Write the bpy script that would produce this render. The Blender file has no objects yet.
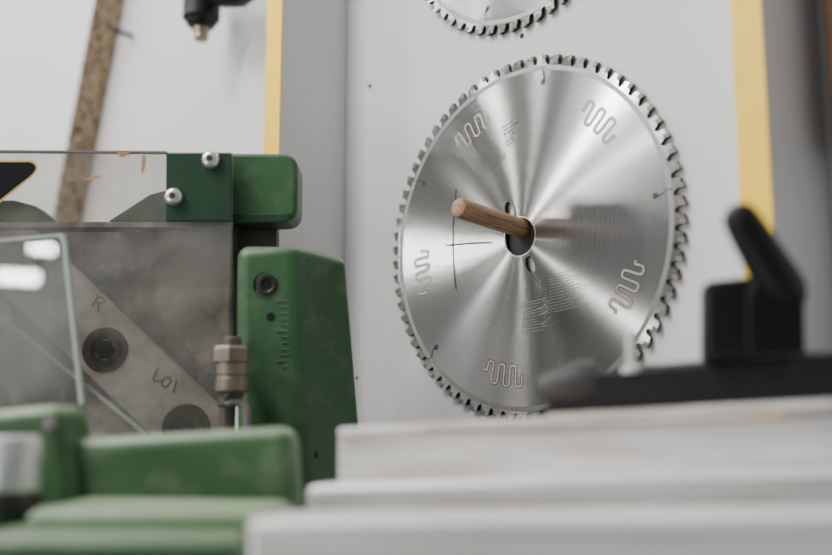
import bpy, bmesh, math, random
from mathutils import Vector as V, Matrix
random.seed(4)
R_ = math.radians
S = bpy.context.scene
COL = S.collection
F = 967.0
PITCH = R_(8.5)
CAM = V((0, 0, 1.05))
RT = V((1, 0, 0)); UP = V((0, -math.sin(PITCH), math.cos(PITCH))); FW = V((0, math.cos(PITCH), math.sin(PITCH)))
def P(px, py, z):
    return CAM + RT*((px-416)/F*z) + UP*((277.5-py)/F*z) + FW*z
A = R_(45.3)
u = V((math.cos(A), -math.sin(A), 0)); n = V((-math.sin(A), -math.cos(A), 0)); v = V((0, 0, 1))
D = 0.79
C = P(521, 237, D)
def WP(w, h, d): return C + u*w + v*h + n*d
def onwall(px, py, d):
    r = P(px, py, 1) - CAM
    t = (d - (CAM-C).dot(n)) / r.dot(n)
    X = CAM + r*t - C
    return X.dot(u), X.z
Y0 = P(230, 222, .74).y
def MP(px, py, dy=0.0):
    r = P(px, py, 1) - CAM
    return CAM + r*((Y0+dy-CAM.y)/r.y)
PXM = .74/F            # metres per pixel on the housing plane
BASE_Z = .965

# ------------------------------------------------------------------ materials
def lin(c):
    return tuple(((x/255)/12.92 if x/255 <= .04045 else ((x/255+.055)/1.055)**2.4) for x in c)
def mat(name, rgb, rough=.5, metal=0.0, var=.08, scale=25, bump=0.0, bscale=300, rgb2=None, lo=.35, hi=.65, spec=.5, coat=0, stretch=None, dust=None):
    m = bpy.data.materials.new(name); m.use_nodes = True
    nt = m.node_tree; b = nt.nodes['Principled BSDF']
    tc = nt.nodes.new('ShaderNodeTexCoord'); nz = nt.nodes.new('ShaderNodeTexNoise')
    nz.inputs['Scale'].default_value = scale; nz.inputs['Detail'].default_value = 6
    if stretch:
        mp = nt.nodes.new('ShaderNodeMapping'); mp.inputs['Scale'].default_value = stretch
        nt.links.new(tc.outputs['Object'], mp.inputs['Vector']); nt.links.new(mp.outputs['Vector'], nz.inputs['Vector'])
    else:
        nt.links.new(tc.outputs['Object'], nz.inputs['Vector'])
    cr = nt.nodes.new('ShaderNodeValToRGB')
    c = lin(rgb)
    c1 = tuple(max(0, x*(1-var)) for x in c) if rgb2 is None else lin(rgb2)
    c2 = tuple(min(1, x*(1+var)) for x in c) if rgb2 is None else c
    cr.color_ramp.elements[0].color = (*c1, 1); cr.color_ramp.elements[0].position = lo
    cr.color_ramp.elements[1].color = (*c2, 1); cr.color_ramp.elements[1].position = hi
    nt.links.new(nz.outputs['Fac'], cr.inputs['Fac'])
    colout = cr.outputs['Color']
    if dust:                      # sawdust: fine specks plus a film on upward faces
        n3 = nt.nodes.new('ShaderNodeTexNoise'); n3.inputs['Scale'].default_value = 55; n3.inputs['Detail'].default_value = 9
        nt.links.new(tc.outputs['Object'], n3.inputs['Vector'])
        r3 = nt.nodes.new('ShaderNodeMapRange'); r3.inputs['From Min'].default_value = .5; r3.inputs['From Max'].default_value = .75; r3.inputs['To Max'].default_value = dust[1]
        nt.links.new(n3.outputs['Fac'], r3.inputs['Value'])
        ge = nt.nodes.new('ShaderNodeNewGeometry'); sp = nt.nodes.new('ShaderNodeSeparateXYZ'); nt.links.new(ge.outputs['Normal'], sp.inputs['Vector'])
        r4 = nt.nodes.new('ShaderNodeMapRange'); r4.inputs['From Min'].default_value = .25; r4.inputs['From Max'].default_value = 1; r4.inputs['To Max'].default_value = .5
        nt.links.new(sp.outputs['Z'], r4.inputs['Value'])
        ad = nt.nodes.new('ShaderNodeMath'); ad.operation = 'ADD'; ad.use_clamp = True
        nt.links.new(r3.outputs['Result'], ad.inputs[0]); nt.links.new(r4.outputs['Result'], ad.inputs[1])
        mx = nt.nodes.new('ShaderNodeMix'); mx.data_type = 'RGBA'
        nt.links.new(ad.outputs[0], mx.inputs['Factor']); nt.links.new(colout, mx.inputs[6]); mx.inputs[7].default_value = (*lin(dust[0]), 1)
        colout = mx.outputs[2]
    nt.links.new(colout, b.inputs['Base Color'])
    b.inputs['Roughness'].default_value = rough; b.inputs['Metallic'].default_value = metal
    b.inputs['Specular IOR Level'].default_value = spec
    b.inputs['Coat Weight'].default_value = coat
    if bump:
        n2 = nt.nodes.new('ShaderNodeTexNoise'); n2.inputs['Scale'].default_value = bscale
        nt.links.new(tc.outputs['Object'], n2.inputs['Vector'])
        bp = nt.nodes.new('ShaderNodeBump'); bp.inputs['Strength'].default_value = bump; bp.inputs['Distance'].default_value = .001
        nt.links.new(n2.outputs['Fac'], bp.inputs['Height']); nt.links.new(bp.outputs['Normal'], b.inputs['Normal'])
    return m
def clear(name, tint, gloss=.06, haze=0.0, hazecol=(200, 198, 194), grough=.03, hscale=14):
    m = bpy.data.materials.new(name); m.use_nodes = True
    nt = m.node_tree; nt.nodes.clear()
    out = nt.nodes.new('ShaderNodeOutputMaterial')
    tr = nt.nodes.new('ShaderNodeBsdfTransparent'); tr.inputs['Color'].default_value = (*lin(tint), 1)
    gl = nt.nodes.new('ShaderNodeBsdfGlossy'); gl.inputs['Roughness'].default_value = grough
    df = nt.nodes.new('ShaderNodeBsdfDiffuse'); df.inputs['Color'].default_value = (*lin(hazecol), 1)
    tc = nt.nodes.new('ShaderNodeTexCoord'); nz = nt.nodes.new('ShaderNodeTexNoise'); nz.inputs['Scale'].default_value = hscale; nz.inputs['Detail'].default_value = 6; nz.inputs['Distortion'].default_value = .6
    nt.links.new(tc.outputs['Object'], nz.inputs['Vector'])
    mr = nt.nodes.new('ShaderNodeMapRange'); mr.inputs['From Min'].default_value = .35; mr.inputs['From Max'].default_value = .7
    mr.inputs['To Min'].default_value = haze*.1; mr.inputs['To Max'].default_value = haze*2.2
    nt.links.new(nz.outputs['Fac'], mr.inputs['Value'])
    m1 = nt.nodes.new('ShaderNodeMixShader'); nt.links.new(mr.outputs['Result'], m1.inputs['Fac'])
    nt.links.new(tr.outputs[0], m1.inputs[1]); nt.links.new(df.outputs[0], m1.inputs[2])
    m2 = nt.nodes.new('ShaderNodeMixShader'); m2.inputs['Fac'].default_value = gloss
    nt.links.new(m1.outputs[0], m2.inputs[1]); nt.links.new(gl.outputs[0], m2.inputs[2])
    nt.links.new(m2.outputs[0], out.inputs['Surface'])
    return m
def blade_metal(name):
    m = bpy.data.materials.new(name); m.use_nodes = True
    nt = m.node_tree; b = nt.nodes['Principled BSDF']
    tc = nt.nodes.new('ShaderNodeTexCoord')
    ln = nt.nodes.new('ShaderNodeVectorMath'); ln.operation = 'LENGTH'
    nt.links.new(tc.outputs['Object'], ln.inputs[0])
    nz = nt.nodes.new('ShaderNodeTexNoise'); nz.noise_dimensions = '1D'; nz.inputs['Scale'].default_value = 900; nz.inputs['Detail'].default_value = 4
    nt.links.new(ln.outputs['Value'], nz.inputs['W'])
    cr = nt.nodes.new('ShaderNodeValToRGB')
    cr.color_ramp.elements[0].position = .3; cr.color_ramp.elements[0].color = (.44, .425, .405, 1)
    cr.color_ramp.elements[1].position = .7; cr.color_ramp.elements[1].color = (.58, .565, .545, 1)
    nt.links.new(nz.outputs['Fac'], cr.inputs['Fac'])
    nt.links.new(cr.outputs['Color'], b.inputs['Base Color'])
    b.inputs['Metallic'].default_value = 1
    n2 = nt.nodes.new('ShaderNodeTexNoise'); n2.inputs['Scale'].default_value = 22; n2.inputs['Detail'].default_value = 6
    nt.links.new(tc.outputs['Object'], n2.inputs['Vector'])
    mr = nt.nodes.new('ShaderNodeMapRange'); mr.inputs['To Min'].default_value = .20; mr.inputs['To Max'].default_value = .27
    nt.links.new(n2.outputs['Fac'], mr.inputs['Value']); nt.links.new(mr.outputs['Result'], b.inputs['Roughness'])
    b.inputs['Anisotropic'].default_value = 1.0
    b.inputs['Anisotropic Rotation'].default_value = .25
    tg = nt.nodes.new('ShaderNodeTangent'); tg.direction_type = 'RADIAL'; tg.axis = 'Z'
    nt.links.new(tg.outputs['Tangent'], b.inputs['Tangent'])
    return m
M = dict(
    wall=mat('white_painted_panel', (201, 200, 199), .55, 0, .03, 6, .05, 60),
    floor=mat('grey_concrete', (120, 118, 116), .8, 0, .15, 4),
    board=mat('white_laminate', (218, 217, 216), .35, 0, .02, 5),
    board2=mat('bright_white_laminate', (222, 222, 222), .35, 0, .02, 5),
    yellow=mat('yellow_edge_banding', (246, 202, 44), .45, 0, .05, 30),
    chip=mat('raw_chipboard', (188, 164, 134), .9, 0, .1, 170, .4, 300, rgb2=(80, 61, 46), lo=.38, hi=.57),
    wood=mat('turned_beech', (168, 132, 98), .6, 0, .1, 30, .1, 500, rgb2=(106, 78, 54), lo=.32, hi=.64, stretch=(16, 16, .9)),
    woodend=mat('beech_end_grain', (170, 136, 102), .75, 0, .1, 400, rgb2=(134, 102, 72)),
    brownwood=mat('brown_wood', (128, 94, 66), .6, 0, .15, 40),
    blade=blade_metal('brushed_steel'),
    rim=mat('ground_steel_rim', (134, 132, 129), .4, 1, .06, 200),
    recess_shade=mat('painted_recess_shade', (30, 26, 24), .6, .3, .2, 300),  # dark colour standing for shade in the gullets and the bore
    carbide=mat('carbide', (116, 113, 110), .5, .8, .15, 300),
    slot=mat('dark_slot', (48, 44, 42), .6, .3, .2, 200),
    slotfill=mat('slot_filling', (184, 180, 174), .4, .8, .15, 200),
    engrave=mat('laser_engraving', (84, 81, 79), .6, .1, .1, 300),
    faint=mat('faint_laser_engraving', (118, 115, 112), .55, .5, .1, 300),
    bright=mat('polished_bore_rim', (190, 188, 185), .35, .9, .05, 200),
    pen=mat('black_pen', (30, 27, 27), .6, 0, .1, 100),
    green=mat('green_machine_paint', (51, 91, 54), .44, 0, .12, 9, .15, 350, rgb2=(41, 77, 45), lo=.3, hi=.75, spec=.45, dust=((134, 146, 120), .17)),
    green2=mat('dusty_green_paint', (75, 110, 72), .44, 0, .12, 8, .1, 300, rgb2=(59, 94, 58), lo=.3, hi=.75, spec=.5, dust=((174, 184, 156), .2)),
    tick=mat('worn_scale_paint', (76, 106, 74), .6, 0, .1, 100),
    darkgreen=mat('dark_green_paint', (34, 62, 42), .5, 0, .1, 40, spec=.25),
    black=mat('black_plastic', (17, 16, 18), .5, 0, .15, 60, spec=.3),
    rubber=mat('dark_rim', (46, 44, 43), .7, 0, .2, 60),
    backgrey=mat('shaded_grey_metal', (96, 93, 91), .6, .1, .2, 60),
    steel=mat('dusty_steel_plate', (178, 175, 172), .6, .1, .1, 13, .1, 200, rgb2=(80, 73, 68), lo=.4, hi=.62, dust=((200, 196, 190), .8)),
    bar=mat('worn_steel_bar', (204, 202, 200), .5, .2, .1, 26, .1, 300, rgb2=(152, 148, 143), lo=.38, hi=.6, dust=((134, 126, 118), .55)),
    bolt=mat('zinc_bolt', (214, 213, 212), .3, .8, .05, 60),
    darkbolt=mat('dark_steel_bolt', (70, 66, 64), .4, .8, .2, 80),
    scribe=mat('scribed_mark', (78, 74, 72), .6, .1, .2, 80),
    chrome=mat('satin_chrome', (208, 208, 209), .36, .75, .02, 20),
    alu=mat('anodised_aluminium', (242, 240, 238), .36, .2, .04, 7, .04, 200, rgb2=(212, 207, 202), lo=.38, hi=.6, stretch=(.02, 6, 22)),
    alu2=mat('dull_aluminium', (222, 217, 212), .7, 0, .05, 9, rgb2=(174, 165, 156), lo=.36, hi=.6, stretch=(.05, 6, 14), spec=0),
    groove=mat('dark_groove', (92, 86, 82), .7, .1, .2, 30),  # darker grey strips along the table faces
    grey=mat('grey_plastic', (112, 108, 106), .5, 0, .1, 40),
    darkgrey=mat('dark_grey_plastic', (60, 58, 57), .5, 0, .1, 40, spec=.3),
    white=mat('pale_grey_plastic', (184, 182, 180), .4, 0, .02, 40),
    brass=mat('dull_brass', (146, 130, 110), .4, .8, .1, 60),
    fitting=mat('dusty_grey_brown_fitting', (126, 116, 104), .45, .6, .15, 60),
    fittingdark=mat('worn_dark_fitting', (84, 78, 71), .5, .5, .15, 60),
    label=mat('black_label', (14, 13, 13), .6, 0, .1, 40, spec=.15),
    labely=mat('yellow_label_border', (214, 180, 112), .5, 0, .05, 40),
    resin=mat('orange_resin', (178, 132, 96), .5, 0, .2, 100),
    clear=clear('clear_acrylic', (234, 232, 228), .018, .11, (192, 189, 184), grough=.3, hscale=11),
    clear2=clear('clear_polycarbonate', (242, 244, 242), .07, .05, (214, 216, 214), grough=.015, hscale=9),
    edge=mat('polished_acrylic_edge', (172, 180, 174), .25, 0, .05, 30),
)

# ------------------------------------------------------------------ helpers
def origin(o):
    t = V((0, 0, 0))
    while o: t += o.location; o = o.parent
    return t
def obj(name, bm, m, parent=None, local=False, bevel=0, seg=3, smooth=True, loc=None, ang=38):
    bmesh.ops.recalc_face_normals(bm, faces=bm.faces[:])
    if parent and not local: bm.transform(Matrix.Translation(-origin(parent)))
    if loc is not None: bm.transform(Matrix.Translation(-loc))
    me = bpy.data.meshes.new(name); bm.to_mesh(me); bm.free()
    for x in (m if isinstance(m, list) else [m]): me.materials.append(x)
    o = bpy.data.objects.new(name, me); COL.objects.link(o)
    if parent: o.parent = parent
    if loc is not None: o.location = loc
    if smooth:
        for f in me.polygons: f.use_smooth = True
        me.set_sharp_from_angle(angle=R_(ang))
    if bevel:
        b = o.modifiers.new('bevel', 'BEVEL'); b.width = bevel; b.segments = seg; b.limit_method = 'ANGLE'; b.angle_limit = R_(35)
    return o
def tag(o, label, cat, group=None):
    o['label'] = label; o['category'] = cat
    if group: o['group'] = group
    return o
def thing(name, label, cat, loc, group=None):
    o = bpy.data.objects.new(name, None); COL.objects.link(o); o.location = loc; o.empty_display_size = .03
    return tag(o, label, cat, group)
def prism(bm, pts, ext, mi=0):
    a = [bm.verts.new(p) for p in pts]; b = [bm.verts.new(p+ext) for p in pts]
    fs = [bm.faces.new(a), bm.faces.new(b[::-1])]
    for i in range(len(a)):
        j = (i+1) % len(a); fs.append(bm.faces.new((a[j], a[i], b[i], b[j])))
    for f in fs: f.material_index = mi
def loft(bm, rings, caps=True):
    vs = [[bm.verts.new(p) for p in r] for r in rings]
    for a, b in zip(vs, vs[1:]):
        for i in range(len(a)):
            j = (i+1) % len(a); bm.faces.new((a[i], a[j], b[j], b[i]))
    if caps: bm.faces.new(vs[0][::-1]); bm.faces.new(vs[-1])
def basis(ax):
    ax = ax.normalized(); t = V((0, 0, 1)) if abs(ax.z) < .9 else V((1, 0, 0))
    e1 = ax.cross(t).normalized(); return e1, ax.cross(e1)
def lathe(bm, o, ax, prof, seg=32):
    ax = ax.normalized(); e1, e2 = basis(ax)
    loft(bm, [[o + ax*t + (e1*math.cos(2*math.pi*k/seg) + e2*math.sin(2*math.pi*k/seg))*max(r, 1e-5) for k in range(seg)] for r, t in prof])
def tube(bm, pts, rad, seg=14):
    rings = []
    for i, p in enumerate(pts):
        t = (pts[min(i+1, len(pts)-1)] - pts[max(i-1, 0)]).normalized()
        e1, e2 = basis(t)
        r = rad[i] if isinstance(rad, (list, tuple)) else rad
        rings.append([p + (e1*math.cos(2*math.pi*k/seg)+e2*math.sin(2*math.pi*k/seg))*r for k in range(seg)])
    loft(bm, rings)
def rpoly(pts, rad, seg=5):
    out = []; N = len(pts)
    for i in range(N):
        p = V(pts[i]); a = V(pts[i-1]); b = V(pts[(i+1) % N]); r = rad[i] if isinstance(rad, (list, tuple)) else rad
        if r <= 0: out.append(p); continue
        ra = min(r, (a-p).length*.49); rb = min(r, (b-p).length*.49)
        q0 = p + (a-p).normalized()*ra; q1 = p + (b-p).normalized()*rb
        for k in range(seg+1):
            t = k/seg; out.append(q0*(1-t)**2 + p*2*t*(1-t) + q1*t*t)
    return out
def mprism(bm, px, dy, th, rad=0, mi=0):
    pts = rpoly([(x, y) for x, y in px], rad) if rad else [V(q) for q in px]
    prism(bm, [MP(q[0], q[1], dy) for q in pts], V((0, th, 0)), mi)
def B(): return bmesh.new()
def struct(o): o['kind'] = 'structure'; return o

# ------------------------------------------------------------------ the setting
WD = -.0031
WG = WD + .0006        # boards stand a hair off the wall
def wbox(bm, w0, w1, h0, h1, d0, d1):
    prism(bm, [WP(w0, h0, d0), WP(w1, h0, d0), WP(w1, h1, d0), WP(w0, h1, d0)], n*(d1-d0))
hf = -C.z
b = B(); wbox(b, -2.6, 1.2, hf, 1.5, WD-.05, WD)
wall = struct(obj('wall_back', b, M['wall'], smooth=False))
b = B(); prism(b, [V((-3, -3, 0)), V((3, -3, 0)), V((3, 3, 0)), V((-3, 3, 0))], V((0, 0, -.05)))
struct(obj('floor', b, M['floor'], smooth=False))
for px, py, r in ((370, 86, .0022), (522, 36, .0022), (357, 378, .0015), (447, 470, .0015)):
    w, h = onwall(px, py, WD); b = B()
    lathe(b, WP(w, h, WD), n, [(0, 0), (r, 0), (r*1.05, .0004), (0, .0005)], 14)
    obj('screw_hole', b, M['slot'], wall)
b = B(); lathe(b, WP(0, .003, WD), n, [(0, 0), (.020, 0), (.020, .0004), (0, .0004)], 32); obj('dark_hole_disc', b, M['recess_shade'], wall)  # dark disc on the wall, painted as the shade seen through the bore

def divider(w0, w1, dep, label):
    t = thing('divider_board', label, 'divider board', WP((w0+w1)/2, hf, dep/2))
    b = B(); wbox(b, w0, w1, hf, 1.3, WG, dep); obj('panel', b, M['board'], t, smooth=False)
    b = B(); wbox(b, w0, w1, hf, 1.3, dep, dep+.0012); obj('edge_band', b, M['yellow'], t, smooth=False)['label'] = 'yellow edge band'
wl1 = onwall(280, 100, .079)[0]; wl0 = onwall(265, 100, .079)[0]
divider(wl0, wl1, .078, 'white upright divider board with narrow yellow front edge left of the saw blades')
wr0 = onwall(733, 60, .079)[0]; wr1 = onwall(764, 60, .079)[0]
divider(wr0, wr1, .078, 'white upright divider board with wide yellow front edge behind the black clamp lever')

# leaning white chipboard panel
BT = .040
q = [onwall(x, y, BT) for x, y in ((98, -20), (53, 215))]
dw = (q[1][0]-q[0][0])/(q[1][1]-q[0][1])
def lw(h): return q[0][0] + (h-q[0][1])*dw
hb, ht = hf, q[0][1]+.12
t = thing('laminated_board', 'tilted white laminated board with raw chipboard edge leaning at the left wall', 'board', WP(lw(hb)-.2, hb, .015))
b = B(); prism(b, [WP(lw(hb)-.45, hb, WG), WP(lw(hb), hb, WG), WP(lw(ht), ht, WG), WP(lw(ht)-.45, ht, WG)], n*(BT-WG)); obj('panel', b, M['board2'], t, smooth=False)
b = B(); prism(b, [WP(lw(hb), hb, WG+.001), WP(lw(hb)+.001, hb, WG+.001), WP(lw(ht)+.001, ht, WG+.001), WP(lw(ht), ht, WG+.001)], n*(BT-.002-WG)); obj('chipboard_edge', b, M['chip'], t, smooth=False)['label'] = 'raw chipboard edge'

# metal peg
w, h = onwall(133, 37, WD); b = B()
lathe(b, WP(w, h, WD), n + v*.1, [(0, 0), (.0035, 0), (.0035, .03), (.0042, .031), (.0042, .034), (0, .035)], 16)
tag(obj('wall_peg', b, M['darkbolt'], loc=WP(w, h, WD)), 'small metal peg sticking out beside the chipboard edge', 'peg')

# brown strip at far right
w0 = onwall(827, 60, .02)[0]; hb_ = onwall(829, 150, .02)[1]; b = B()
wbox(b, w0, w0+.03, hb_, hb_+.4, WG, .02)
tag(obj('wooden_strip', b, M['brownwood'], loc=WP(w0, hb_, 0), bevel=.001), 'brown wooden strip on the wall at the far right edge', 'wood strip')

# black air gun, hanging
def gw(px, py, d=.045):
    w, h = onwall(px, py, d); return WP(w, h, d)
t = thing('air_gun', 'black hand tool with brass nozzle hanging nose down above the green bracket', 'tool', gw(201, 40))
k = 1.13/F
b = B()
lathe(b, gw(201, 27), v, [(0, 0), (12*k, 0), (14*k, 2*k), (15*k, 6*k), (18*k, 8*k), (18*k, 50*k), (13*k, 54*k), (0, 55*k)], 28); obj('body', b, M['black'], t)
b = B(); lathe(b, gw(201, 41), v, [(0, 0), (5*k, 0), (7*k, 2*k), (7*k, 8*k), (8*k, 9*k), (8*k, 13*k), (7*k, 14*k), (0, 14*k)], 24); obj('nozzle', b, M['brass'], t)['label'] = 'brass nozzle'
b = B(); tube(b, [gw(208, -8), gw(226, -5), gw(240, -6), gw(258, -18), gw(268, -30)], [11*k, 12*k, 12*k, 10*k, 9*k]); obj('handle', b, M['black'], t)
b = B(); tube(b, [gw(200, -28), gw(200, -36), gw(200, -46, 0.02), gw(200, -48, WD)], 3*k); obj('hook', b, M['bolt'], t)

# ------------------------------------------------------------------ saw blades
BM = Matrix((u, v, n)).transposed().to_4x4()
def ribbon(bm, pts, wd, z, mi=0, cyclic=False):
    N = len(pts); L = []
    for i in range(N):
        a = pts[(i-1) % N] if cyclic or i else pts[0]; c = pts[(i+1) % N] if cyclic or i < N-1 else pts[-1]
        t = (V(c)-V(a)).normalized(); nn = V((-t.y, t.x)); p = V(pts[i])
        L.append((bm.verts.new((*(p+nn*wd/2), z)), bm.verts.new((*(p-nn*wd/2), z))))
    for i in range(N if cyclic else N-1):
        f = bm.faces.new((L[i][0], L[i][1], L[(i+1) % N][1], L[(i+1) % N][0])); f.material_index = mi
def pol(r, a): return (r*math.cos(a), r*math.sin(a))
TH = .0018
def saw_blade(label, loc, R, N, rot, slot0, meander0, marks):
    root = thing('saw_blade', label, 'saw blade', loc, 'saw blades on the wall')
    root.rotation_euler = BM.to_euler()
    prof = [(0, -.0002), (.22, -.0004), (.40, -.0008), (.52, -.0012), (.575, -.0020), (.58, -.0036), (.595, -.0053), (.64, -.0069), (.71, -.0078), (.79, -.0080), (.875, -.0074), (.945, -.0060), (.985, -.0042)]
    cu = bpy.data.curves.new('c', 'CURVE'); cu.dimensions = '2D'; cu.fill_mode = 'BOTH'; cu.extrude = TH
    pts = []
    for i in range(N):
        for f, dr in prof: pts.append(pol(R+dr, rot + 2*math.pi*(i+f)/N))
    def spl(pl):
        s = cu.splines.new('POLY'); s.points.add(len(pl)-1); s.use_cyclic_u = True
        for q_, p_ in zip(s.points, pl): q_.co = (p_[0], p_[1], 0, 1)
    spl(pts)
    spl([pol(.0155, 2*math.pi*k/64) for k in range(64)])
    for a in (R_(113), R_(-67)):          # oval pin holes above and below the bore
        e = V(pol(1, a)); g = V((-e.y, e.x)); c = e*.0262
        spl([tuple(c + e*(.0072*math.cos(2*math.pi*j/28)) + g*(.0044*math.sin(2*math.pi*j/28))) for j in range(28)])
    o = bpy.data.objects.new('c', cu); COL.objects.link(o)
    dg = bpy.context.evaluated_depsgraph_get()
    me = bpy.data.meshes.new_from_object(o.evaluated_get(dg)); bpy.data.objects.remove(o)
    me.name = 'disc'; me.materials.clear(); me.materials.append(M['blade']); me.materials.append(M['recess_shade'])
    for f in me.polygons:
        f.use_smooth = False; f.material_index = 0 if abs(f.normal.z) > .5 else 1  # side faces painted dark as the shade inside gullets and holes
    d = bpy.data.objects.new('disc', me); COL.objects.link(d); d.parent = root
    # carbide tips
    b = B(); x0 = R-.0042
    prism(b, [V((R+.0004, -.0002, -.0021)), V((R+.0002, .0032, -.0021)), V((x0, .0033, -.0020)), V((x0, .0000, -.0020))], V((0, 0, .0041)))
    tm = None
    for i in range(N):
        if tm is None:
            tp = obj('carbide_tip', b, M['carbide'], root, local=True, smooth=False); tm = tp.data
        else:
            tp = bpy.data.objects.new('carbide_tip', tm); COL.objects.link(tp); tp.parent = root
        tp.rotation_euler = (0, 0, rot + 2*math.pi*i/N)
    z = TH + .00012
    b = B(); ribbon(b, [pol(R-.0106, 2*math.pi*j/144) for j in range(144)], .0038, z-.00004, 0, True); obj('rim_band', b, M['rim'], root, local=True, smooth=False)['label'] = 'plain ground rim'
    # radial expansion slots with a hooked end
    for k in range(5):
        a = slot0 + k*2*math.pi/5; b = B()
        pl = [pol(R-.0082-.0012*j, a + .012*math.sin(j*.5)) for j in range(0, 13)]
        ribbon(b, pl, .0010, z)
        c = V(pl[-1]); ribbon(b, [tuple(c + V(pol(.0016, 2*math.pi*j/14))) for j in range(14)], .0013, z+.00002, 0, True)
        obj('expansion_slot', b, M['slot'], root, local=True, smooth=False)
    # meandering damping slots with short straight tails
    for k in range(5):
        a0 = meander0 + k*2*math.pi/5; b = B(); pl = []
        for j in range(241):
            s = -1.15 + 2.3*j/240; ph = max(-1, min(1, s))*math.pi*3
            pl.append(pol(.755*R + .056*R*math.tanh(1.6*math.sin(ph))/math.tanh(1.6), a0 + .165*s - .0095*math.sin(2*ph)))
        ribbon(b, pl, .0027, z, 0); ribbon(b, pl, .0012, z+.00003, 1)
        obj('damping_slot', b, [M['slot'], M['slotfill']], root, local=True, smooth=False)
    # ring around the bore
    b = B(); ribbon(b, [pol(.0162, 2*math.pi*j/64) for j in range(64)], .0008, z, 0, True); obj('bore_ring', b, M['bright'], root, local=True, smooth=False)
    if marks:
        def row(b, c, a, L, hh):       # a row of small engraved strokes
            e = V(pol(1, a)); g = V((-e.y, e.x)); x = -L/2
            while x < L/2:
                s = random.uniform(.0006, .0022); p0 = V(c) + e*x + g*random.uniform(-.0002, .0002)
                ribbon(b, [tuple(p0), tuple(p0+e*s)], hh*random.uniform(.6, 1), z); x += s + random.uniform(.0004, .0012)
        def block(cx, cy, ang, L, rows, pitch, hh, mt):
            b = B(); a = R_(ang); g = V(pol(1, a+math.pi/2)); e = V(pol(1, a))
            for i in range(rows):
                LL = L*random.uniform(.5, 1)
                row(b, V((cx, cy)) - g*(i*pitch) - e*(L-LL)/2, a, LL, hh)
            obj('engraving', b, M[mt], root, local=True, smooth=False)
        block(-.034, .080, 28, .032, 8, .0026, .0013, 'engrave')
        block(-.008, .098, 16, .018, 6, .0034, .0022, 'engrave')
        block(.046, -.034, 6, .036, 13, .0024, .0009, 'faint')
        block(.014, -.054, 6, .030, 11, .0024, .0009, 'faint')
        for pl in ([(-.0710, -.036), (-.0735, -.015), (-.0742, 0), (-.0738, .018), (-.0720, .040), (-.0700, .052)], [(-.083, .0035), (-.05, .0012), (-.030, -.001)]):
            b = B(); ribbon(b, pl, .0015, z+.00006)
            obj('pen_mark', b, M['pen'], root, local=True, smooth=False)['label'] = 'dark hand drawn line'
    return root
saw_blade('large round circular saw blade hanging on the wooden dowel, seen whole', C, .150, 70, R_(1), R_(6), R_(44.5), True)
C2 = WP(.002, .308, 0)
saw_blade('circular saw blade cut off by the top of the photo, above the whole blade', C2, .130, 60, R_(2), R_(-90-18), R_(-90+18), False)
def dowel(c, label):
    o = c + v*.0072 + n*(WD+.0006)
    t = thing('wooden_dowel', label, 'dowel', o, 'wooden dowels in the wall')
    ax = n + v*.07; e1 = u; e2 = ax.normalized().cross(u)
    t.rotation_euler = Matrix((e1, e2, ax.normalized())).transposed().to_euler()
    Z = V((0, 0, 1)); O = V((0, 0, 0))
    b = B(); lathe(b, O, Z, [(0, 0), (.0078, 0), (.0078, .0770), (.0072, .0782)], 36); obj('shaft', b, M['wood'], t, local=True)
    b = B(); lathe(b, Z*.0782, Z, [(.0072, 0), (.0062, .0008), (0, .0010)], 36); obj('end_face', b, M['woodend'], t, local=True)
dowel(C, 'round wooden dowel peg poking out of the whole saw blade')
dowel(C2, 'wooden dowel carrying the cropped upper saw blade')

# ------------------------------------------------------------------ machine at the left
hs = thing('saw_housing', 'green bracket and clear acrylic cover over a dusty steel plate at left', 'machine guard', V((MP(100, 430).x, Y0, BASE_Z)))
b = B(); mprism(b, [(166, 152), (298, 153), (297, 221), (166, 222)], .006, .036, [0, 17, 15, 0])
obj('bracket', b, M['green'], hs, bevel=.0035, seg=4)
b = B(); mprism(b, [(232, 214), (292, 213), (287, 222), (232, 223)], .004, .03, [0, 6, 6, 0]); obj('bracket_lip', b, M['darkgreen'], hs, bevel=.002)
b = B(); mprism(b, [(166, 153), (231, 153), (231, 221), (166, 221)], -.0065, .0022); obj('mounting_plate', b, M['darkgreen'], hs, bevel=.0005)
b = B(); mprism(b, [(166, 190), (150, 194), (108, 221), (166, 221)], .012, .02); obj('gusset', b, M['green'], hs, bevel=.001)
b = B(); mprism(b, [(14, 200), (36, 206), (56, 221), (-40, 221), (-40, 200)], .014, .02); obj('gusset', b, M['green'], hs, bevel=.001)
b = B(); mprism(b, [(-60, 150), (232, 152), (232, 432), (-60, 432)], -.004, .005); obj('acrylic_cover', b, M['clear'], hs, bevel=.0008)
b = B(); mprism(b, [(-60, 149.5), (166, 151), (166, 152.5), (-60, 151)], -.0044, .0058); obj('cover_edge', b, M['grey'], hs)
b = B()
pl = [MP(-60, 222, .03), MP(236, 222, .03), MP(236, 440, .03), MP(-60, 440, .03)]
pl[2].z = pl[3].z = BASE_Z
pl[2].x = pl[1].x
prism(b, pl, V((0, .006, 0))); obj('rear_plate', b, M['steel'], hs)
b = B(); mprism(b, [(230, 222), (236, 222), (235, 345), (228, 345)], .012, .017); obj('dark_rim', b, M['rubber'], hs, bevel=.0005)
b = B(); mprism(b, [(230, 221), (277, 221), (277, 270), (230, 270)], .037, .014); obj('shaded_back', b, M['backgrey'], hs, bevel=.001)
b = B(); mprism(b, [(-60, 222), (-60, 225), (-20, 227), (230, 227), (230, 222)], .004, .02); obj('lower_rail', b, M['steel'], hs)
b = B(); mprism(b, [(-10, 229), (36, 229), (222, 408), (222, 445), (160, 445), (-10, 281)], .017, .010); obj('diagonal_bar', b, M['bar'], hs, bevel=.0012)
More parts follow.
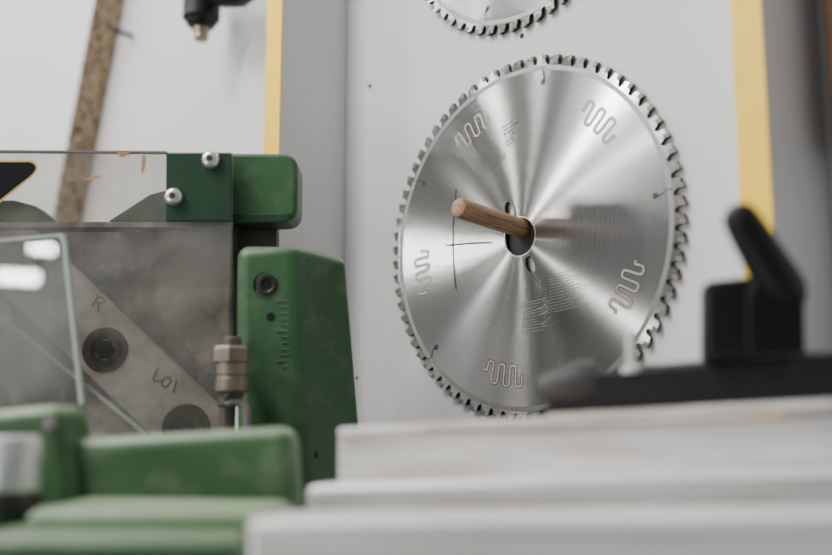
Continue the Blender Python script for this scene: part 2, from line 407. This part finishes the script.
for x, y, r in ((105, 350, 23), (186, 428, 24), (20, 264, 24)):
    c = MP(x, y, .017); k = PXM; b = B()
    lathe(b, c, V((0, -1, 0)), [(r*k*.45, -.002), (r*k*.45, .0005), (r*k*.62, .001), (r*k*.62, .003), (r*k*.7, .003), (r*k*.72, .0012), (r*k*.95, .0012), (r*k, .0004), (r*k, -.001)], 40)
    p = obj('socket_bolt', b, M['darkbolt'], hs)
    b = B(); lathe(b, c + V((0, -.0002, 0)), V((0, -1, 0)), [(0, 0), (r*k*.46, 0), (r*k*.46, .0006), (0, .0006)], 6); obj('hex_socket', b, M['black'], p)
for x, y in ((211, 160), (174, 197)):
    c = MP(x, y, -.0065); k = PXM; b = B()
    lathe(b, c, V((0, -1, 0)), [(0, 0), (9.2*k, 0), (9.2*k, .0012), (8.3*k, .003), (6.5*k, .0044), (4*k, .005), (0, .005)], 30)
    p = obj('button_bolt', b, M['bolt'], hs)
    b = B(); lathe(b, c + V((0, -.0049, 0)), V((0, -1, 0)), [(0, 0), (3.4*k, 0), (3.4*k, .0003), (0, .0003)], 6); obj('hex_socket', b, M['slot'], p)
# hand-scribed letters on the bar
def letter(strokes, x, y, ang, sc=.85):
    a = R_(ang); b = B()
    for s in strokes:
        s = [(p_*sc, q_*sc) for p_, q_ in s]
        tube(b, [MP(x + p_*math.cos(a) - q_*math.sin(a), y + p_*math.sin(a) + q_*math.cos(a), .0168) for p_, q_ in s], .00060, 6)
    obj('scribed_letter', b, M['scribe'], hs)
letter([[(-3.2, 7.5), (-5, -5)], [(-7, -5), (0, -8.5), (4.8, -6), (2.2, -2.2), (-3.4, 1)], [(-2, 0), (2.6, 2.2), (7, 7.2)]], 98, 303, 42)
letter([[(-2.2, -9.5), (-3, -1), (-1.8, 6.4), (1.5, 5.4), (6.2, 2.8)]], 156.5, 376, 22)
letter([[(4.6*math.cos(.9+t_*.57), 6.2*math.sin(.9+t_*.57)+.6*math.sin(t_*1.3)) for t_ in range(12)]], 166, 381.5, 36)
letter([[(-1.6, -7.5), (-.2, 0), (0.8, 8)]], 175, 386, 24)
b = B(); mprism(b, [(-62, 160), (34, 160), (39, 167), (34, 175), (-8, 209), (-62, 209)], -.0044, .0004, [0, 5, 5, 5, 5, 0]); p = obj('warning_label', b, M['labely'], hs)
b = B(); mprism(b, [(-62, 162), (32, 162), (36.5, 167), (32, 174), (-9, 206.5), (-62, 206.5)], -.0047, .0004, [0, 4, 4, 4, 4, 0]); obj('label_face', b, M['label'], p)
for pxs in ([(116, 152), (131, 152), (127, 155.5), (121, 158)], [(142, 155), (146, 155), (145, 168), (141, 175)], [(82, 180.5), (94, 175), (102, 176), (91, 179.5)]):
    b = B(); mprism(b, pxs, -.0046, .0006, 2.5); obj('resin_stain', b, M['resin'], hs)

# green cast block
gb = thing('cast_block', 'green cast iron block with a socket bolt right of the steel plate', 'machine block', V((MP(297, 400, -.03).x, Y0-.02, BASE_Z)))
top = [MP(237, 247, -.03), MP(296, 244, -.032), MP(349, 257, .012), MP(300, 249, .03), MP(240, 249, .02)]
bot = [MP(237, 480, -.03), MP(305, 480, -.034), MP(368, 480, .008), MP(307, 480, .03), MP(240, 480, .02)]
bot = [q_ + (q_-t_)*((BASE_Z-q_.z)/(q_.z-t_.z)) for q_, t_ in zip(bot, top)]
b = B(); loft(b, [bot, top]); obj('body', b, M['green'], gb, bevel=.0085, seg=6)
c = MP(267, 285, -.0305); k = PXM
b = B(); lathe(b, c, V((0, -1, 0)), [(0, .0002), (12.5*k, .0002), (13*k, .0008), (13.5*k, -.001)], 32); obj('counterbore', b, M['black'], gb)
b = B(); lathe(b, c, V((0, -1, 0)), [(5.5*k, -.001), (5.5*k, .0012), (7*k, .0022), (9.5*k, .002), (10.2*k, .001), (10.2*k, -.001)], 32); p = obj('socket_bolt', b, M['darkbolt'], gb)
b = B(); lathe(b, c, V((0, -1, 0)), [(0, 0), (5.7*k, 0), (5.7*k, .0009), (0, .0009)], 6); obj('hex_socket', b, M['black'], p)
for x, y, r, dy in ((271, 317, 4.2, -.0309), (313, 455, 4.2, -.026)):
    b = B(); lathe(b, MP(x, y, dy), V((0, -1, 0)), [(0, .0006), (r*k, .0006), (r*k*1.1, -.0005)], 22); obj('dark_hole_disc', b, M['black'], gb)
for i in range(12):
    y = 300 + i*6; L = 14 if i % 5 == 0 else 8; dd = -.0326 - .0000085*(y-300) + .00003*8
    b = B(); mprism(b, [(289-L, y), (289, y), (289, y+1.3), (289-L, y+1.3)], dd, .0008); obj('scale_mark', b, M['tick'], gb, smooth=False)

# hose fitting
ft = thing('hose_fitting', 'dusty grey brown stepped fitting standing left of the green block', 'fitting', MP(232, 425, -.05))
def fl(bmx, y0, prof, x=232, seg=28): lathe(bmx, MP(x, y0, -.05), v, [(r*k*.93, t_*k*.93) for r, t_ in prof], seg)
b = B(); fl(b, 393, [(0, 0), (14, 0), (16, 2), (16, 14), (15, 15), (15, 17), (16, 18), (16, 29), (0, 29)]); obj('body', b, M['fitting'], ft)
b = B(); fl(b, 366, [(0, 0), (14.5, 0), (14.5, 2.5), (0, 2.5)]); obj('groove_ring', b, M['fittingdark'], ft)
b = B(); fl(b, 363.5, [(0, 0), (17, 0), (18.5, 1.5), (18.5, 14), (16, 17), (0, 17)], seg=6); obj('hex_nut', b, M['fitting'], ft, smooth=False)
b = B(); fl(b, 337 + 10, [(0, 0), (9, 0), (9, 8), (7, 10), (0, 10)]); obj('cap', b, M['fittingdark'], ft)
b = B(); fl(b, 402, [(0, 0), (9, 0), (9, 4), (11, 5), (11, 10), (0, 10)]); obj('neck', b, M['fittingdark'], ft)
b = B(); fl(b, 470, [(0, 0), (8, 0), (8, 60), (10, 62), (10, 70), (0, 70)], 226); obj('stem', b, M['fittingdark'], ft)
b = B(); tube(b, [MP(x, y, -.055) for x, y in ((226, 405), (233, 402), (240, 402), (245, 406), (247, 414), (247, 430), (246, 470))], .0028, 10); obj('hook', b, M['grey'], ft)

# near clear shield
ys = P(60, 320, .63).y - Y0
sh = thing('clear_shield', 'clear plastic shield plate with pale polished edge at the far left', 'shield', MP(0, 420, ys))
shp = [tuple(q_) for q_ in rpoly([(-70, 246), (62, 233), (82, 404), (66, 440), (-70, 440)], [0, 6, 6, 6, 0], 6)]
b = B(); mprism(b, shp, ys, .004); obj('plate', b, M['clear2'], sh)
b = B(); mprism(b, [(-70, 245.5), (58, 234), (63, 233), (65.5, 240), (83.5, 404), (79, 406), (61.5, 245), (58.5, 237), (-70, 248)], ys-.0004, .0048, 1.0); obj('polished_edge', b, M['edge'], sh, bevel=.0005)
b = B(); tube(b, [MP(x, y, ys+.006) for x, y in ((-60, 270), (40, 349), (120, 413), (150, 438))], .0007, 8); obj('lower_edge', b, M['edge'], sh)

# foreground green casting (stepped)
fc = thing('machine_casting', 'blurred green stepped casting in the left foreground', 'machine casting', P(150, 500, .5))
def hexa(bm, quad, back, zb=None):
    pts = [P(*q_) for q_ in quad]
    if zb is not None:
        for q_ in pts[2:]: q_.z = zb
    prism(bm, pts, back)
b = B(); hexa(b, [(30, 441, .522), (292, 426, .512), (304, 560, .512), (30, 560, .522)], V((0, .035, 0)), BASE_Z); obj('rear_rib', b, M['green2'], fc, bevel=.009, seg=6)
b = B(); hexa(b, [(-40, 413, .513), (64, 403, .513), (92, 560, .513), (-40, 560, .513)], V((0, .04, 0)), BASE_Z); obj('upright', b, M['green2'], fc, bevel=.009, seg=6)
b = B(); hexa(b, [(20, 509, .44), (276, 512, .44), (278, 560, .44), (20, 560, .44)], V((0, .085, 0)), BASE_Z); obj('ledge', b, M['green2'], fc, bevel=.008, seg=6)
b = B(); hexa(b, [(-40, 536, .40), (240, 539, .40), (240, 600, .40), (-40, 600, .40)], V((0, .050, 0)), .955); obj('lower_step', b, M['green'], fc, bevel=.007, seg=6)
b = B(); c = P(52, 425, .512); lathe(b, c, V((0, -1, 0)), [(0, 0), (.004, 0), (.004, .002), (.002, .003), (0, .003)], 20); obj('bolt', b, M['grey'], fc)
kn = thing('chrome_knob', 'shiny chrome cylindrical knob on the green casting', 'knob', P(10, 500, .470))
k4 = .470/F; c = P(10, 500, .470)
b = B(); lathe(b, c, v, [(0, -8*k4), (31*k4, -8*k4), (31*k4, 7*k4), (27*k4, 9*k4), (0, 9*k4)], 32); obj('base_ring', b, M['darkbolt'], kn)
b = B(); lathe(b, c, v, [(0, 9*k4), (28*k4, 9*k4), (29*k4, 12*k4), (29*k4, 57*k4), (27*k4, 62*k4), (23*k4, 64*k4), (0, 64*k4)], 36); obj('grip', b, M['chrome'], kn)
b = B(); lathe(b, V((c.x, c.y, .951)), v, [(0, 0), (29*k4, 0), (29*k4, c.z-8*k4-.951), (0, c.z-8*k4-.951)], 24); obj('post', b, M['darkgreen'], kn)

# ------------------------------------------------------------------ sliding table
st = thing('sliding_table', 'long blurred aluminium table with stepped edge across the right foreground', 'machine table', P(550, 540, .44))
b = B(); hexa(b, [(338, 438, .515), (860, 414, .455), (860, 500, .455), (338, 500, .515)], V((.012, .05, 0)), BASE_Z); obj('upper_profile', b, M['alu'], st, bevel=.0015)
b = B(); hexa(b, [(337, 428, .512), (860, 401, .452), (860, 411, .452), (337, 438, .512)], V((.012, .055, 0))); obj('top_lip', b, M['alu2'], st, bevel=.002)
for y1, y2, hh in ((446, 424, 3), (459, 441, 5), (472, 458, 4)):
    b = B(); hexa(b, [(339, y1, .5146), (860, y2, .4546), (860, y2+hh, .4546), (339, y1+hh, .5146)], V((.0, .0005, 0))); obj('groove', b, M['groove'], st)
b = B(); hexa(b, [(306, 486, .472), (860, 470, .42), (860, 560, .42), (306, 560, .472)], V((.012, .042, 0)), BASE_Z); obj('middle_profile', b, M['alu'], st, bevel=.003, seg=4)
for y1, y2, hh in ((499, 486, 3), (508, 497, 4)):
    b = B(); hexa(b, [(308, y1, .4716), (860, y2, .4196), (860, y2+hh, .4196), (308, y1+hh, .4716)], V((.0, .0005, 0))); obj('groove', b, M['groove'], st)
b = B(); hexa(b, [(247, 520, .392), (860, 514, .352), (860, 620, .352), (247, 620, .392)], V((.01, .04, 0)), .955); obj('lower_profile', b, M['alu'], st, bevel=.003, seg=4)
for y1, y2, hh in ((534, 531, 4), (545, 544, 5)):
    b = B(); hexa(b, [(249, y1, .3916), (860, y2, .3516), (860, y2+hh, .3516), (249, y1+hh, .3916)], V((.0, .0005, 0))); obj('groove', b, M['alu2'], st)

# fence rail and clamp
fr = thing('fence_rail', 'blurred black fence rail lying on the aluminium table at right', 'fence rail', P(720, 405, .49))
b = B(); hexa(b, [(570, 373, .52), (860, 351, .465), (860, 398, .465), (538, 415, .52)], V((.01, .03, 0))); obj('bar', b, M['black'], fr, bevel=.002)
b = B(); hexa(b, [(548, 413, .518), (860, 397, .463), (860, 401, .463), (548, 417, .518)], V((.01, .034, 0))); obj('base_profile', b, M['alu2'], fr, bevel=.0006)
b = B(); hexa(b, [(640, 365, .515), (860, 347, .468), (860, 353, .468), (640, 371, .515)], V((.008, .024, 0))); obj('scale_strip', b, M['grey'], fr, bevel=.001)
k5 = .525/F
b = B(); lathe(b, P(536, 389, .527), V((1, -.12, .10)), [(0, 0), (9*k5, 1*k5), (13*k5, 6*k5), (18*k5, 20*k5), (22*k5, 36*k5), (24*k5, 50*k5), (22*k5, 60*k5), (0, 62*k5)], 28); obj('end_cap', b, M['darkgrey'], fr)['label'] = 'dark grey tapered end cap'
b = B(); lathe(b, P(632, 373, .51), v, [(0, 0), (11*k5, 0), (11*k5, 5*k5), (5*k5, 9*k5), (4.5*k5, 34*k5), (3*k5, 39*k5), (0, 40*k5)], 24); obj('stop_pin', b, M['white'], fr)['label'] = 'small pale pin'

cl = thing('clamp_lever', 'black clamp with angled lever handle standing on the fence rail', 'clamp', P(765, 355, .488))
k6 = .488/F
b = B(); hexa(b, [(705, 281, .483), (770, 274, .479), (770, 355, .479), (705, 360.5, .483)], V((.004, .022, 0))); obj('block', b, M['black'], cl, bevel=.003)
hp_ = rpoly([(748, 292), (764, 268), (796, 272), (805, 288), (806, 353), (748, 356)], [8, 10, 10, 8, 4, 4])
b = B(); prism(b, [P(q_.x, q_.y, .476) for q_ in hp_], V((.003, .028, 0))); obj('hub', b, M['black'], cl, bevel=.004)
b = B(); tube(b, [P(787, 300, .489), P(783, 289, .486), P(772, 271, .481), P(760, 251, .476), P(748, 231, .471), P(739, 216, .4675), P(736, 211, .4665), P(733.5, 207, .466)], [20*k6, 23*k6, 22*k6, 20*k6, 18.5*k6, 16.5*k6, 13*k6, 6*k6], 20); obj('lever', b, M['black'], cl)

# machine stand under everything
b = B()
foot = [V((-.75, .30, 0)), V((.2, .30, 0)), V((.27, .33, 0)), V((.27, .42, 0)), V((.10, .52, 0)), V((-.06, .70, 0)), V((-.75, .85, 0))]
prism(b, foot, V((0, 0, .95)))
tag(obj('machine_stand', b, M['darkgreen'], bevel=.004), 'green machine stand carrying the castings and the table', 'machine stand')

# ------------------------------------------------------------------ lights
def alight(loc, aim, sx, sy, power, col=(1, 1, 1)):
    l = bpy.data.lights.new('area_light', 'AREA'); l.shape = 'RECTANGLE'; l.size = sx; l.size_y = sy; l.energy = power; l.color = col
    o = bpy.data.objects.new('area_light', l); COL.objects.link(o); o.location = loc
    o.rotation_euler = (loc-aim).to_track_quat('Z', 'Y').to_euler(); return o
def ldir(lam, phi):
    a = R_(phi); Lu = lam*math.cos(a) - .635; Lv = lam*math.sin(a) + .19
    Ln = math.sqrt(max(.02, 1-Lu*Lu-Lv*Lv))
    return (u*Lu + v*Lv + n*Ln).normalized()
def streak_light(phi, l0, l1, width, power, dist=2.0):      # unseen strip light, added and aimed to draw a streak on the blade
    a, b_ = C + ldir(l0, phi)*dist, C + ldir(l1, phi)*dist
    c = (a+b_)/2; z = (c-C).normalized(); x = (b_-a); L = x.length; x = (x - z*x.dot(z)).normalized(); y = z.cross(x)
    l = bpy.data.lights.new('streak_light', 'AREA'); l.shape = 'RECTANGLE'; l.size = L; l.size_y = width; l.energy = power; l.color = (1, .99, .98)
    o = bpy.data.objects.new('streak_light', l); COL.objects.link(o); o.location = c
    o.rotation_euler = Matrix((x, y, z)).transposed().to_euler()
streak_light(90, .30, .62, .045, 12)
streak_light(72, .34, .60, .02, 2.5)
streak_light(45, .32, .66, .08, 18)
streak_light(28, .34, .60, .02, 2.5)
streak_light(116, .32, .60, .03, 4)
streak_light(-38, .45, .80, .05, 10)
# unseen light added low at the far left: casts the dowel's shadow across the blade
Lw = (u*-.76 + v*.165 + n*.63).normalized()
alight(C + Lw*2.2, C, .13, .13, 5.0)
alight(C + (u*-.14 + v*.80 + n*.58)*2.4, C, .9, .5, 44)
# two strip lamps far behind the camera, mirrored by the clear shield
for x, y, sx, sy in ((42, 248, .10, .04), (18, 277, .17, .05)):
    hp = MP(x, y, ys); d = (hp-CAM).normalized(); r = V((d.x, -d.y, d.z))
    alight(hp + r*4.0, hp, sx, sy, 3.4*sx*sy/.0154)
w = bpy.data.worlds.new('World'); S.world = w; w.use_nodes = True
bg = w.node_tree.nodes['Background']; bg.inputs['Color'].default_value = (.95, .975, 1, 1); bg.inputs['Strength'].default_value = .28

# ------------------------------------------------------------------ camera
cd = bpy.data.cameras.new('camera'); cam = bpy.data.objects.new('camera', cd); COL.objects.link(cam)
cam.location = CAM; cam.rotation_euler = (R_(90)+PITCH, 0, 0)
cd.sensor_width = 36; cd.lens = F*36/832; cd.clip_start = .01
cd.dof.use_dof = True; cd.dof.focus_distance = D*1.0; cd.dof.aperture_fstop = 2.5; cd.dof.aperture_blades = 9
S.camera = cam
